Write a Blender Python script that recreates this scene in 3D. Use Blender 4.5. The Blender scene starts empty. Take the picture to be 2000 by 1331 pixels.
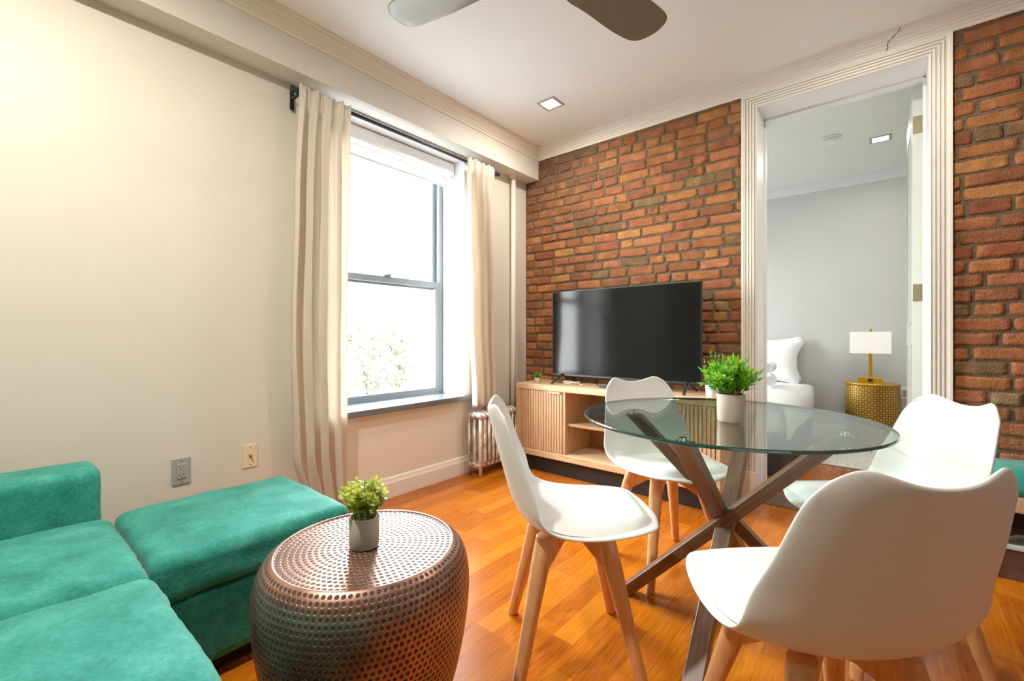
import bpy, bmesh, math, random
from math import pi, sin, cos, radians as rad, sqrt
from mathutils import Vector, Matrix, noise
random.seed(11)
S = bpy.context.scene
COL = S.collection

# ------------------------------------------------------------------ materials
def srgb(r, g, b):
    f = lambda c: (c/255/12.92) if c/255 <= .04045 else ((c/255+.055)/1.055)**2.4
    return (f(r), f(g), f(b), 1)

class NT:
    def __init__(s, name):
        s.m = bpy.data.materials.new(name); s.m.use_nodes = True
        s.t = s.m.node_tree; s.t.nodes.clear()
        s.out = s.n('ShaderNodeOutputMaterial')
    def n(s, typ, **kw):
        nd = s.t.nodes.new(typ)
        for k, v in kw.items():
            if k.startswith('i_'):
                key = k[2:]
                key = int(key) if key.isdigit() else key.replace('_', ' ')
                s.set(nd.inputs[key], v)
            else:
                setattr(nd, k, v)
        return nd
    def set(s, sock, v):
        if hasattr(v, 'is_output') or isinstance(v, bpy.types.NodeSocket): s.t.links.new(v, sock)
        else: sock.default_value = v
    def math(s, op, a, b=0.0, c=None):
        nd = s.n('ShaderNodeMath', operation=op)
        s.set(nd.inputs[0], a); s.set(nd.inputs[1], b)
        if c is not None: s.set(nd.inputs[2], c)
        return nd.outputs[0]
    def ramp(s, fac, stops):
        nd = s.n('ShaderNodeValToRGB'); s.set(nd.inputs[0], fac)
        el = nd.color_ramp.elements
        while len(el) < len(stops): el.new(.5)
        for e, (p, c) in zip(el, stops): e.position = p; e.color = c
        return nd.outputs[0]
    def mix(s, fac, a, b, mode='MIX'):
        nd = s.n('ShaderNodeMix', data_type='RGBA', blend_type=mode)
        s.set(nd.inputs[0], fac); s.set(nd.inputs[6], a); s.set(nd.inputs[7], b)
        return nd.outputs[2]
    def noise(s, scale=5, detail=3, vec=None, rough=.55):
        nd = s.n('ShaderNodeTexNoise'); nd.inputs['Scale'].default_value = scale
        nd.inputs['Detail'].default_value = detail; nd.inputs['Roughness'].default_value = rough
        if vec is not None: s.set(nd.inputs['Vector'], vec)
        return nd.outputs['Fac']
    def coord(s, which='Object', scale=(1,1,1), rot=(0,0,0), loc=(0,0,0)):
        tc = s.n('ShaderNodeTexCoord'); mp = s.n('ShaderNodeMapping')
        mp.inputs['Scale'].default_value = scale; mp.inputs['Rotation'].default_value = rot
        mp.inputs['Location'].default_value = loc
        s.t.links.new(tc.outputs[which], mp.inputs[0]); return mp.outputs[0]
    def bump(s, h, strength=.2, dist=.01):
        nd = s.n('ShaderNodeBump'); nd.inputs['Strength'].default_value = strength
        nd.inputs['Distance'].default_value = dist; s.set(nd.inputs['Height'], h); return nd.outputs[0]
    def pbr(s, color, rough=.5, metal=0, normal=None, spec=.5, sheen=0, coat=0, emit=None, es=0):
        p = s.n('ShaderNodeBsdfPrincipled')
        s.set(p.inputs['Base Color'], color); s.set(p.inputs['Roughness'], rough)
        s.set(p.inputs['Metallic'], metal); s.set(p.inputs['Specular IOR Level'], spec)
        if sheen: p.inputs['Sheen Weight'].default_value = sheen; p.inputs['Sheen Roughness'].default_value = .4
        if coat: p.inputs['Coat Weight'].default_value = coat; p.inputs['Coat Roughness'].default_value = .12
        if normal is not None: s.set(p.inputs['Normal'], normal)
        if emit is not None: p.inputs['Emission Color'].default_value = emit; p.inputs['Emission Strength'].default_value = es
        s.t.links.new(p.outputs[0], s.out.inputs[0]); return p

def paint(name, c, rough=.55, bump=.06, var=.04):
    t = NT(name); v = t.coord()
    n = t.noise(2.2, 4, v)
    col = t.mix(n, tuple(x*(1-var) for x in c[:3])+(1,), tuple(min(1, x*(1+var)) for x in c[:3])+(1,))
    t.pbr(col, rough, normal=t.bump(t.noise(90, 3, v), bump, .004)); return t.m

def plain(name, c, rough=.5, metal=0, var=.06, scale=30, bump=.05, **kw):
    t = NT(name); v = t.coord(); n = t.noise(scale, 3, v)
    col = t.mix(n, tuple(x*(1-var) for x in c[:3])+(1,), tuple(min(1, x*(1+var)) for x in c[:3])+(1,))
    t.pbr(col, rough, metal, normal=t.bump(n, bump, .002), **kw); return t.m

def wood(name, dark, light, axis='Z', rough=.4, scale=1.0, stretch=14, bump=.12, **kw):
    t = NT(name)
    sc = {'X': (1, stretch, stretch), 'Y': (stretch, 1, stretch), 'Z': (stretch, stretch, 1)}[axis]
    v = t.coord('Object', tuple(q*scale for q in sc))
    a = t.noise(3.0, 5, v, .6); b = t.noise(14, 3, v, .5)
    f = t.math('ADD', t.math('MULTIPLY', a, .7), t.math('MULTIPLY', b, .3))
    col = t.ramp(f, [(.32, dark), (.66, light)])
    t.pbr(col, rough, normal=t.bump(f, bump, .002), **kw); return t.m

def thin_glass(name, tint, ior=1.45, rough=0.0, refl=1.0):
    t = NT(name)
    tr = t.n('ShaderNodeBsdfTransparent'); tr.inputs[0].default_value = tint
    gl = t.n('ShaderNodeBsdfGlossy'); gl.inputs['Roughness'].default_value = rough
    geo = t.n('ShaderNodeNewGeometry'); fr = t.n('ShaderNodeFresnel')
    t.set(fr.inputs[0], t.math('ADD', t.math('MULTIPLY', geo.outputs['Backfacing'], 1/ior-ior), ior))
    f = t.math('MULTIPLY', fr.outputs[0], refl)
    mx = t.n('ShaderNodeMixShader'); t.set(mx.inputs[0], f)
    t.t.links.new(tr.outputs[0], mx.inputs[1]); t.t.links.new(gl.outputs[0], mx.inputs[2])
    t.t.links.new(mx.outputs[0], t.out.inputs[0]); return t.m

M = {}
M['wall'] = paint('wall_paint', (.71, .675, .585))
M['darkwall'] = paint('low_bounce_wall_paint', (.20, .155, .12))  # tone made dark on the unseen walls to cut bounce light
M['soffit'] = paint('soffit_paint', (.66, .63, .56))
M['ceil'] = paint('ceiling_paint', (.82, .83, .79), .7)
M['grey'] = paint('bedroom_paint', (.60, .61, .59))
M['trim'] = paint('trim_paint', (.78, .755, .68), .4, .0)
M['crown'] = paint('crown_paint', (.80, .75, .65), .45, .0)
M['whitetrim'] = paint('white_paint', (.84, .85, .86), .35, .03)
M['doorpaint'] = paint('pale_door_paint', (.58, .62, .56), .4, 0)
M['sash'] = plain('grey_window_metal', srgb(116, 126, 132), .4)
M['sill'] = plain('slate_sill', srgb(92, 96, 102), .22, scale=60)
M['plastic'] = plain('white_plastic', (.79, .79, .775), .32, var=.01, bump=.01)
M['pad'] = plain('white_leatherette', (.79, .80, .80), .42, var=.02, scale=120, bump=.06)
M['beech'] = wood('beech_wood', srgb(200, 138, 84), srgb(232, 176, 122), 'Z', .42, 1.5)
M['walnut'] = wood('walnut_wood', srgb(70, 46, 34), srgb(122, 90, 68), 'Z', .38, 1.6, 16)
M['oak'] = wood('light_oak', srgb(184, 146, 104), srgb(220, 184, 140), 'X', .5, 1.4)
M['oakv'] = wood('light_oak_upright', srgb(170, 132, 94), srgb(208, 170, 128), 'Z', .5, 1.4)
M['oakin'] = wood('oak_interior', srgb(140, 100, 66), srgb(176, 132, 90), 'X', .6, 1.4)
M['black'] = plain('black_plastic', (.012, .012, .013), .4)
M['darkmetal'] = plain('dark_metal', srgb(52, 58, 66), .35, .6)
M['screen'] = plain('tv_screen', (.006, .0065, .006), .12, var=.0, bump=0, spec=.16)
M['chrome'] = plain('chrome', (.8, .82, .82), .12, 1, bump=0)
M['brass'] = plain('brass_plate', srgb(132, 122, 92), .5, .4)
M['gold'] = plain('gold_metal', srgb(214, 166, 52), .3, .85)
M['fan'] = plain('taupe_fan_finish', srgb(120, 112, 100), .32, .35)
M['linen'] = plain('white_bed_linen', (.86, .86, .87), .8, scale=60, bump=.2)
M['shade'] = plain('white_lamp_shade', (.9, .9, .86), .8, scale=200, bump=.1, emit=(1, .96, .86, 1), es=.25)
M['bedbase'] = plain('charcoal_bed_base', srgb(62, 58, 58), .8)
M['concrete'] = plain('concrete_pot', srgb(196, 182, 166), .85, var=.16, scale=26, bump=.3)
M['whitepot'] = plain('white_ceramic', (.75, .74, .72), .4)
M['soil'] = plain('potting_soil', srgb(54, 44, 32), .95, var=.3)
M['greyplate'] = plain('grey_outlet_plate', srgb(160, 164, 158), .4)
M['ivory'] = plain('ivory_plate', srgb(236, 214, 186), .4)
M['slot'] = plain('dark_slot', srgb(40, 38, 34), .6)
M['bench'] = wood('dark_bench_wood', srgb(70, 50, 38), srgb(104, 76, 56), 'X', .5)
M['shelfgrey'] = plain('pale_shelf_board', srgb(188, 190, 192), .5)
M['cable'] = plain('white_cable', srgb(190, 180, 160), .5)
M['asphalt'] = plain('street_paving', (.2, .2, .21), .9)
M['facade'] = plain('pale_facade', (.26, .24, .235), .9)
M['facadewin'] = plain('facade_window', (.08, .09, .11), .3)
M['bark'] = plain('tree_bark', (.05, .04, .03), .9)

def leafmat(name, lo, hi, tr=.35, scale=40):
    t = NT(name); v = t.coord()
    col = t.ramp(t.noise(scale, 2, v), [(.35, lo), (.65, hi)])
    d = t.n('ShaderNodeBsdfPrincipled'); t.set(d.inputs['Base Color'], col); d.inputs['Roughness'].default_value = .45
    tl = t.n('ShaderNodeBsdfTranslucent'); t.set(tl.inputs[0], col)
    mx = t.n('ShaderNodeMixShader'); mx.inputs[0].default_value = tr
    t.t.links.new(d.outputs[0], mx.inputs[1]); t.t.links.new(tl.outputs[0], mx.inputs[2])
    t.t.links.new(mx.outputs[0], t.out.inputs[0]); return t.m
M['leaf_yel'] = leafmat('yellow_green_leaf', srgb(140, 164, 80), srgb(232, 234, 100))
M['leaf_green'] = leafmat('bright_green_leaf', srgb(58, 150, 26), srgb(158, 222, 48))
M['leaf_dark'] = leafmat('dark_green_leaf', srgb(50, 88, 36), srgb(120, 150, 62))
M['tree'] = leafmat('tree_crown', (.20, .235, .15, 1), (.25, .28, .19, 1), .3, 3)

def curtain_mat():
    t = NT('cream_linen'); v = t.coord('Object', (1, 260, 260)); w = t.coord()
    n = t.noise(1.5, 2, t.coord('Object', (200, 200, 30)))
    col = t.mix(n, (.84, .77, .675, 1), (.90, .84, .745, 1))
    d = t.n('ShaderNodeBsdfDiffuse'); t.set(d.inputs[0], col)
    t.set(d.inputs['Normal'], t.bump(n, .15, .002))
    tl = t.n('ShaderNodeBsdfTranslucent'); t.set(tl.inputs[0], col)
    mx = t.n('ShaderNodeMixShader'); mx.inputs[0].default_value = .38
    t.t.links.new(d.outputs[0], mx.inputs[1]); t.t.links.new(tl.outputs[0], mx.inputs[2])
    t.t.links.new(mx.outputs[0], t.out.inputs[0]); return t.m
M['curtain'] = curtain_mat()
M['blind'] = leafmat('white_blind_fabric', (.8, .8, .82, 1), (.84, .84, .86, 1), .3)

def velvet():
    t = NT('emerald_velvet'); v = t.coord()
    a = t.noise(9, 4, v, .65); b = t.noise(90, 3, v, .6); c = t.noise(3, 2, v)
    f = t.math('ADD', t.math('MULTIPLY', a, .5), t.math('ADD', t.math('MULTIPLY', b, .3), t.math('MULTIPLY', c, .2)))
    col = t.ramp(f, [(.36, (.012, .17, .135, 1)), (.52, (.030, .28, .225, 1)), (.68, (.075, .40, .335, 1))])
    t.pbr(col, .75, normal=t.bump(t.math('ADD', a, b), .25, .006), spec=.15, sheen=.12); return t.m
M['velvet'] = velvet()

def floor_mat():
    t = NT('orange_strip_floor')
    v = t.coord('Object', (1, 1, 1), (0, 0, pi/2))
    def bricks(w, h, sq):
        b = t.n('ShaderNodeTexBrick', offset=.37, offset_frequency=3, squash=sq, squash_frequency=2)
        t.set(b.inputs['Vector'], v)
        b.inputs['Scale'].default_value = 1; b.inputs['Brick Width'].default_value = w
        b.inputs['Row Height'].default_value = h; b.inputs['Mortar Size'].default_value = .0009
        b.inputs['Mortar Smooth'].default_value = .3; b.inputs['Bias'].default_value = 0
        b.inputs['Color1'].default_value = (0, 0, 0, 1); b.inputs['Color2'].default_value = (1, 1, 1, 1)
        b.inputs['Mortar'].default_value = (.5, .5, .5, 1)
        return b
    b = bricks(.62, .083, .8)
    sep = t.n('ShaderNodeSeparateColor'); t.set(sep.inputs[0], b.outputs['Color'])
    g = t.noise(5, 5, t.coord('Object', (26, 1.6, 1)), .62)
    g2 = t.noise(1.2, 3, t.coord())
    f = t.math('ADD', t.math('MULTIPLY', sep.outputs[0], .22), t.math('ADD', t.math('MULTIPLY', g, .60), t.math('MULTIPLY', g2, .24)))
    col = t.ramp(f, [(.30, (.21, .038, .002, 1)), (.52, (.43, .102, .004, 1)), (.76, (.62, .185, .007, 1))])
    col = t.mix(t.math('MULTIPLY', b.outputs['Fac'], .7), col, (.12, .03, .006, 1))
    h = t.math('SUBTRACT', t.math('MULTIPLY', g, .25), b.outputs['Fac'])
    r = t.math('ADD', .14, t.math('MULTIPLY', g, .14))
    t.pbr(col, r, normal=t.bump(h, .25, .002), spec=.3); return t.m
M['floor'] = floor_mat()

def brick_mat():
    t = NT('old_red_brick'); at = t.n('ShaderNodeAttribute', attribute_name='bcol')
    v = t.coord()
    n = t.noise(38, 5, v, .7); n2 = t.noise(11, 3, v)
    col = t.mix(t.math('MULTIPLY', t.ramp(n, [(.5, (0, 0, 0, 1)), (.72, (1, 1, 1, 1))]), .45), at.outputs['Color'], srgb(120, 84, 60))
    col = t.mix(t.math('MULTIPLY', t.ramp(t.noise(75, 4, v, .7), [(.60, (0, 0, 0, 1)), (.72, (1, 1, 1, 1))]), .5), col, srgb(84, 58, 44))
    col = t.mix(t.math('MULTIPLY', t.ramp(n2, [(.56, (0, 0, 0, 1)), (.7, (1, 1, 1, 1))]), .35), col, srgb(206, 150, 92))
    t.pbr(col, .9, normal=t.bump(t.math('ADD', n, t.noise(130, 3, v)), 1.0, .008), spec=.1); return t.m
def mortar_mat():
    t = NT('grey_brown_mortar'); v = t.coord(); n = t.noise(60, 5, v, .7)
    col = t.ramp(n, [(.3, srgb(78, 66, 50)), (.7, srgb(120, 104, 82))])
    t.pbr(col, .95, normal=t.bump(n, .8, .008), spec=.15); return t.m
M['brick'] = brick_mat(); M['mortar'] = mortar_mat()

def copper_mat():
    t = NT('hammered_copper')
    uv = t.n('ShaderNodeUVMap', uv_map='UVMap'); sp = t.n('ShaderNodeSeparateXYZ'); t.set(sp.inputs[0], uv.outputs[0])
    N = t.n('ShaderNodeAttribute', attribute_name='ringN').outputs['Fac']
    D = t.n('ShaderNodeAttribute', attribute_name='dotted').outputs['Fac']
    ring = t.math('FLOOR', sp.outputs[1])
    a = t.math('ADD', t.math('MULTIPLY', sp.outputs[0], N), t.math('MULTIPLY', ring, .37))
    fa = t.math('SUBTRACT', t.math('FRACT', a), .5); fv = t.math('SUBTRACT', t.math('FRACT', sp.outputs[1]), .5)
    w = t.math('MULTIPLY', t.math('SUBTRACT', t.noise(60, 2, t.coord()), .5), .25)
    d = t.math('SQRT', t.math('ADD', t.math('MULTIPLY', fa, fa), t.math('MULTIPLY', fv, fv)))
    d = t.math('ADD', d, w)
    dot = t.n('ShaderNodeMapRange', interpolation_type='SMOOTHSTEP'); t.set(dot.inputs[0], d)
    dot.inputs[1].default_value = .40; dot.inputs[2].default_value = .25
    k = t.math('MULTIPLY', dot.outputs[0], D)
    pat = t.noise(7, 4, t.coord(), .6)
    base = t.ramp(pat, [(.3, srgb(140, 102, 88)), (.7, srgb(192, 148, 130))])
    col = t.mix(t.math('MULTIPLY', k, .92), base, srgb(46, 34, 30))
    r = t.math('ADD', .33, t.math('MULTIPLY', k, .4))
    t.pbr(col, r, t.math('SUBTRACT', .9, t.math('MULTIPLY', k, .75)), normal=t.bump(t.math('SUBTRACT', 1, k), .5, .004)); return t.m
M['copper'] = copper_mat()

def lattice_mat():
    t = NT('gold_pierced_lattice')
    uv = t.n('ShaderNodeUVMap', uv_map='UVMap'); sp = t.n('ShaderNodeSeparateXYZ'); t.set(sp.inputs[0], uv.outputs[0])
    x = t.math('ABSOLUTE', t.math('SUBTRACT', t.math('FRACT', sp.outputs[0]), .5))
    y = t.math('ABSOLUTE', t.math('SUBTRACT', t.math('FRACT', sp.outputs[1]), .5))
    a = t.math('MULTIPLY', t.math('ADD', x, y), .7071); b = t.math('MULTIPLY', t.math('SUBTRACT', x, y), .7071)
    a = t.math('DIVIDE', t.math('SUBTRACT', a, .36), .25); b = t.math('DIVIDE', b, .12)
    e = t.math('ADD', t.math('MULTIPLY', a, a), t.math('MULTIPLY', b, b))
    h = t.math('LESS_THAN', e, 1.0)
    col = t.mix(h, srgb(206, 158, 58), srgb(66, 44, 14))
    t.pbr(col, .4, t.math('MULTIPLY', t.math('SUBTRACT', 1, h), .7), normal=t.bump(t.math('SUBTRACT', 1, h), .6, .004)); return t.m
M['lattice'] = lattice_mat()

def emis(name, c, s):
    t = NT(name); e = t.n('ShaderNodeEmission'); e.inputs[0].default_value = c; e.inputs[1].default_value = s
    t.t.links.new(e.outputs[0], t.out.inputs[0]); return t.m
M['lens'] = emis('lit_diffuser', (1, .95, .84, 1), 14)
M['glasstop'] = thin_glass('table_glass', (.80, .905, .865, 1), 1.5)
M['glassedge'] = plain('green_glass_edge', srgb(34, 66, 60), .12, var=.1, bump=0)
M['pane'] = thin_glass('window_pane', (.97, .99, .98, 1), 1.45, 0, .6)

# ------------------------------------------------------------------ mesh helpers
class MB:
    def __init__(s): s.b = bmesh.new(); s.mats = []; s.mi = 0
    def mat(s, m):
        if m not in s.mats: s.mats.append(m)
        s.mi = s.mats.index(m); return s
    def face(s, vs):
        try:
            f = s.b.faces.new(vs); f.material_index = s.mi; return f
        except ValueError: return None
    def box(s, x0, x1, y0, y1, z0, z1, mx=None):
        v = [Vector((x, y, z)) for z in (z0, z1) for y in (y0, y1) for x in (x0, x1)]
        if mx is not None: v = [mx @ q for q in v]
        v = [s.b.verts.new(q) for q in v]
        for q in ((0, 2, 3, 1), (4, 5, 7, 6), (0, 1, 5, 4), (2, 6, 7, 3), (0, 4, 6, 2), (1, 3, 7, 5)): s.face([v[i] for i in q])
        return s
    def loft(s, rings, close=True, cap=True):
        R = [[s.b.verts.new(Vector(p)) for p in r] for r in rings]
        n = len(R[0])
        for a, b in zip(R, R[1:]):
            for i in range(n if close else n-1):
                j = (i+1) % n; s.face([a[i], a[j], b[j], b[i]])
        if cap and close: s.face(R[0][::-1]); s.face(R[-1])
        return s
    def tube(s, path, r, n=10, cap=True):
        P = [Vector(p) for p in path]; rings = []; up = None
        for i, p in enumerate(P):
            t = (P[min(i+1, len(P)-1)]-P[max(i-1, 0)]).normalized()
            if up is None: up = t.orthogonal().normalized()
            up = (up - t*up.dot(t)).normalized(); w = t.cross(up)
            rr = r[i] if isinstance(r, (list, tuple)) else r
            rings.append([p+up*cos(2*pi*k/n)*rr+w*sin(2*pi*k/n)*rr for k in range(n)])
        return s.loft(rings, True, cap)
    def lathe(s, prof, n=32, c=(0, 0, 0), cap=True):
        rings = [[(c[0]+r*cos(2*pi*k/n), c[1]+r*sin(2*pi*k/n), c[2]+z) for k in range(n)] for r, z in prof]
        return s.loft(rings, True, cap)
    def beam(s, a, b, w, h, side=None, w2=None, h2=None):
        a, b = Vector(a), Vector(b); t = (b-a).normalized()
        sd = Vector(side) if side else Vector((0, 0, 1)).cross(t)
        sd = (sd-t*sd.dot(t)).normalized(); up = t.cross(sd)
        w2 = w2 or w; h2 = h2 or h
        r = lambda p, w, h: [p+sd*x*w/2+up*y*h/2 for x, y in ((-1, -1), (1, -1), (1, 1), (-1, 1))]
        return s.loft([r(a, w, h), r(b, w2, h2)])
    def done(s, name, parent=None, m=None, smooth=False, bevel=0, seg=2, sub=0, loc=None, solid=0, fixn=True):
        if fixn: bmesh.ops.recalc_face_normals(s.b, faces=s.b.faces)
        me = bpy.data.meshes.new(name); s.b.to_mesh(me); s.b.free()
        for q in (s.mats or [m]): me.materials.append(q)
        if smooth:
            for p in me.polygons: p.use_smooth = True
        o = bpy.data.objects.new(name, me); COL.objects.link(o)
        if parent: o.parent = parent
        if loc: o.location = loc
        if solid:
            q = o.modifiers.new('solid', 'SOLIDIFY'); q.thickness = solid; q.offset = -1
        if bevel:
            q = o.modifiers.new('bevel', 'BEVEL'); q.width = bevel; q.segments = seg; q.limit_method = 'ANGLE'; q.angle_limit = rad(35)
        if sub:
            q = o.modifiers.new('sub', 'SUBSURF'); q.levels = sub; q.render_levels = sub
        return o

def thing(name, label, cat, loc=(0, 0, 0), rz=0, group=None):
    o = bpy.data.objects.new(name, None); COL.objects.link(o)
    o.empty_display_size = .05; o.location = loc; o.rotation_euler = (0, 0, rz)
    return tag(o, label, cat, group)
def tag(o, label, cat, group=None):
    o['label'] = label; o['category'] = cat
    if group: o['group'] = group
    return o
def struct(o, label=None):
    o['kind'] = 'structure'
    if label: o['label'] = label
    return o
def dup(root, loc, rz, label):
    r = root.copy(); COL.objects.link(r); r.location = loc; r.rotation_euler = (0, 0, rz); r['label'] = label
    for ch in root.children:
        c = ch.copy(); COL.objects.link(c); c.parent = r
        for g in ch.children:
            d = g.copy(); COL.objects.link(d); d.parent = c
    return r

def soft_box(hx, hy, hz, r, puff=0, n=26, wr=.004, seed=0, pinch=0, c=(0, 0, 0)):
    """a stuffed cushion: rounded box with crowned top and small wrinkles"""
    b = bmesh.new()
    k = [-1+2*i/n for i in range(n+1)]
    k = [math.copysign(1-(1-abs(t))**1.5, t) for t in k]
    H = Vector((hx, hy, hz)); cen = Vector(c)
    def put(p):
        P = Vector((p[0]*hx, p[1]*hy, p[2]*hz)); q = Vector([max(-(h-r), min(h-r, a)) for a, h in zip(P, H)])
        d = P-q
        if d.length > 1e-9: P = q + d.normalized()*r
        fx, fy = 1-(P.x/hx)**2, 1-(P.y/hy)**2
        P.z += puff*max(0, fx)**.6*max(0, fy)**.6*(1 if P.z > 0 else -.3)
        w = Vector((P.x*7+seed, P.y*7, P.z*9)); w2 = Vector((P.x*22+seed, P.y*9, P.z*22))
        P += d.normalized()*0 + Vector((0, 0, noise.noise(w)*wr*1.6)) + (P.normalized()*noise.noise(w2)*wr)
        return P+cen
    for ax in range(3):
        for sg in (-1, 1):
            g = []
            for i in range(n+1):
                row = []
                for j in range(n+1):
                    p = [0, 0, 0]; p[ax] = sg; p[(ax+1) % 3] = k[i]; p[(ax+2) % 3] = k[j]
                    row.append(b.verts.new(put(p)))
                g.append(row)
            for i in range(n):
                for j in range(n): b.faces.new([g[i][j], g[i+1][j], g[i+1][j+1], g[i][j+1]])
    bmesh.ops.remove_doubles(b, verts=b.verts, dist=1e-5)
    m = MB(); m.b.free(); m.b = b; return m

# ------------------------------------------------------------------ room shell
ZC = 2.672; YB = 2.54; XR = 3.6; YF = -3.9; SX = .143; SZ = 2.42; T = .3
DL, DR, DH = 1.857, 2.650, 2.497         # doorway
WY0, WY1, WZ0, WZ1 = -1.84, -.776, .585, 2.40   # window opening in the left wall

struct(MB().box(-.3, XR+.2, YF-.2, YB+.2, -.15, 0).done('floor', m=M['floor']))
struct(MB().box(-.3, XR+.2, YF-.2, YB+.2, ZC, ZC+.15).done('ceiling', m=M['ceil']))
w = MB()
w.box(-T, 0, YF, WY0, 0, ZC).box(-T, 0, WY1, 0, 0, ZC).box(-T, 0, WY0, WY1, 0, WZ0-.02).box(-T, 0, WY0, WY1, WZ1, ZC)
struct(w.done('wall_left', m=M['wall']))
struct(MB().box(0, SX, YF, 0, SZ, ZC).done('wall_soffit', m=M['soffit']))
struct(MB().box(XR, XR+.2, YF, 0, 0, ZC).done('wall_right', m=M['darkwall']))
struct(MB().box(-T, XR+.2, YF-.2, YF, 0, ZC).done('wall_front', m=M['darkwall']))
w = MB(); V0, V1, VZ0, VZ1 = 1.15, 1.75, .8, 2.2  # opening for the added window, out of view
w.box(-T, 0, 0, V0, 0, ZC).box(-T, 0, V1, YB+.2, 0, ZC).box(-T, 0, V0, V1, 0, VZ0).box(-T, 0, V0, V1, VZ1, ZC)
struct(w.done('wall_bedroom_left', m=M['grey']))
struct(MB().box(XR, XR+.2, 0, YB+.2, 0, ZC).done('wall_bedroom_right', m=M['grey']))
struct(MB().box(0, XR, YB, YB+.2, 0, ZC).done('wall_bedroom_back', m=M['grey']))

# brick wall between the two rooms
w = MB().mat(M['grey'])
w.box(0, DL-.02, .02, T, 0, ZC).box(DR+.02, XR, .02, T, 0, ZC).box(DL-.02, DR+.02, .02, T, DH+.02, ZC)
w.mat(M['mortar'])
w.box(0, DL-.02, .0035, .02, 0, ZC).box(DR+.02, XR, .0035, .02, 0, ZC)
w.mat(M['ceil']); w.box(DL-.02, DR+.02, .0, .02, DH+.02, ZC)
w.mat(M['brick'])
bl = w.b.verts.layers.float_color.new('bcol')
PAL = [(172, 114, 74), (164, 106, 70), (154, 98, 68), (184, 126, 78), (146, 94, 68), (168, 108, 78), (160, 102, 74), (138, 92, 68), (124, 98, 74), (148, 86, 64), (190, 138, 86), (134, 112, 84)]
PW = [16, 16, 14, 7, 11, 12, 12, 8, 5, 7, 3, 2]
rb = random.Random(5)
PITCH = .0715
def one_brick(x0, x1, z0, z1):
    L = x1-x0; nx = max(3, int(L/.024)); nz = 4
    c = srgb(*rb.choices(PAL, PW)[0]); v = rb.uniform(.82, 1.12)
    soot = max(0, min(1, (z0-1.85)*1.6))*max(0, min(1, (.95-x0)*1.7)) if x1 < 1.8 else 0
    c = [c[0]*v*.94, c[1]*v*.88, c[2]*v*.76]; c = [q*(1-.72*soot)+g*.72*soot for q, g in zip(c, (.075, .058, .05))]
    rc = rb.uniform(.006, .018); sk = rb.uniform(-.003, .003); pr = rb.uniform(-.004, .003); sd = rb.uniform(0, 90)
    rough = rb.uniform(.003, .0075)
    inset = [(0, .0065), (.055, -.004)] 
    G = []
    us = [0, .003/L] + [(i+1)/(nx+1) for i in range(nx)] + [1-.003/L, 1]
    vs = [0, .05] + [(i+1)/(nz) for i in range(nz-1)] + [.95, 1]
    for i, u in enumerate(us):
        col = []
        for j, q in enumerate(vs):
            x = x0+u*L; z = z0+q*(z1-z0)+sk*(u-.5)*2
            # rounded corners
            dx = min(u, 1-u)*L; dz = min(q, 1-q)*(z1-z0)
            if dx < rc and dz < rc:
                ex, ez = rc-dx, rc-dz; l = sqrt(ex*ex+ez*ez)
                if l > rc:
                    k = rc/l; nx_, nz_ = ex*k, ez*k
                    x += (ex-nx_)*(1 if u < .5 else -1); z += (ez-nz_)*(1 if q < .5 else -1)
            edge = i in (0, len(us)-1) or j in (0, len(vs)-1)
            nn = Vector((x*34+sd, z*34, sd))
            x += noise.noise(nn)*rough*(1.2 if edge else .3); z += noise.noise(nn+Vector((9, 3, 1)))*rough*(1.0 if edge else .3)
            y = .006 if edge else -.0015+pr*.7+noise.noise(Vector((x*22, z*22, sd)))*.004+noise.noise(Vector((x*60, z*60, sd)))*.003
            vv = w.b.verts.new((x, y, z)); f = 1+noise.noise(Vector((x*16, z*16, sd+4)))*.34+noise.noise(Vector((x*50, z*50, sd+8)))*.16
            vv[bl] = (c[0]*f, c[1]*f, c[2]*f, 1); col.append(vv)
        G.append(col)
    for i in range(len(us)-1):
        for j in range(len(vs)-1):
            f = w.face([G[i][j], G[i+1][j], G[i+1][j+1], G[i][j+1]]); f.smooth = 0 < i < len(us)-2 and 0 < j < len(vs)-2
def brick_field(xa, xb, ztop):
    row = 0; z = .004
    while z < ztop:
        h = PITCH-.012+rb.uniform(-.003, .004)
        x = xa + (-.11 if row % 2 else 0) + rb.uniform(-.03, .03)
        header = row % 6 == 4
        while x < xb-.012:
            L = rb.choices([.198, .095, .148, .225], [58, 22, 12, 8] if not header else [12, 74, 10, 4])[0]+rb.uniform(-.012, .012)
            a, b = max(x, xa+.002), min(x+L, xb-.001)
            if b-a > .03:
                dz = rb.uniform(-.002, .002); one_brick(a, b, z+dz, min(ztop, z+h+dz))
            x += L+rb.uniform(.009, .017)
        z += PITCH; row += 1
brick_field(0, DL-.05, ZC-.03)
brick_field(DR+.05, XR, ZC-.03)
struct(w.done('wall_back', fixn=True), 'exposed red brick wall with grey-brown mortar')

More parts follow.
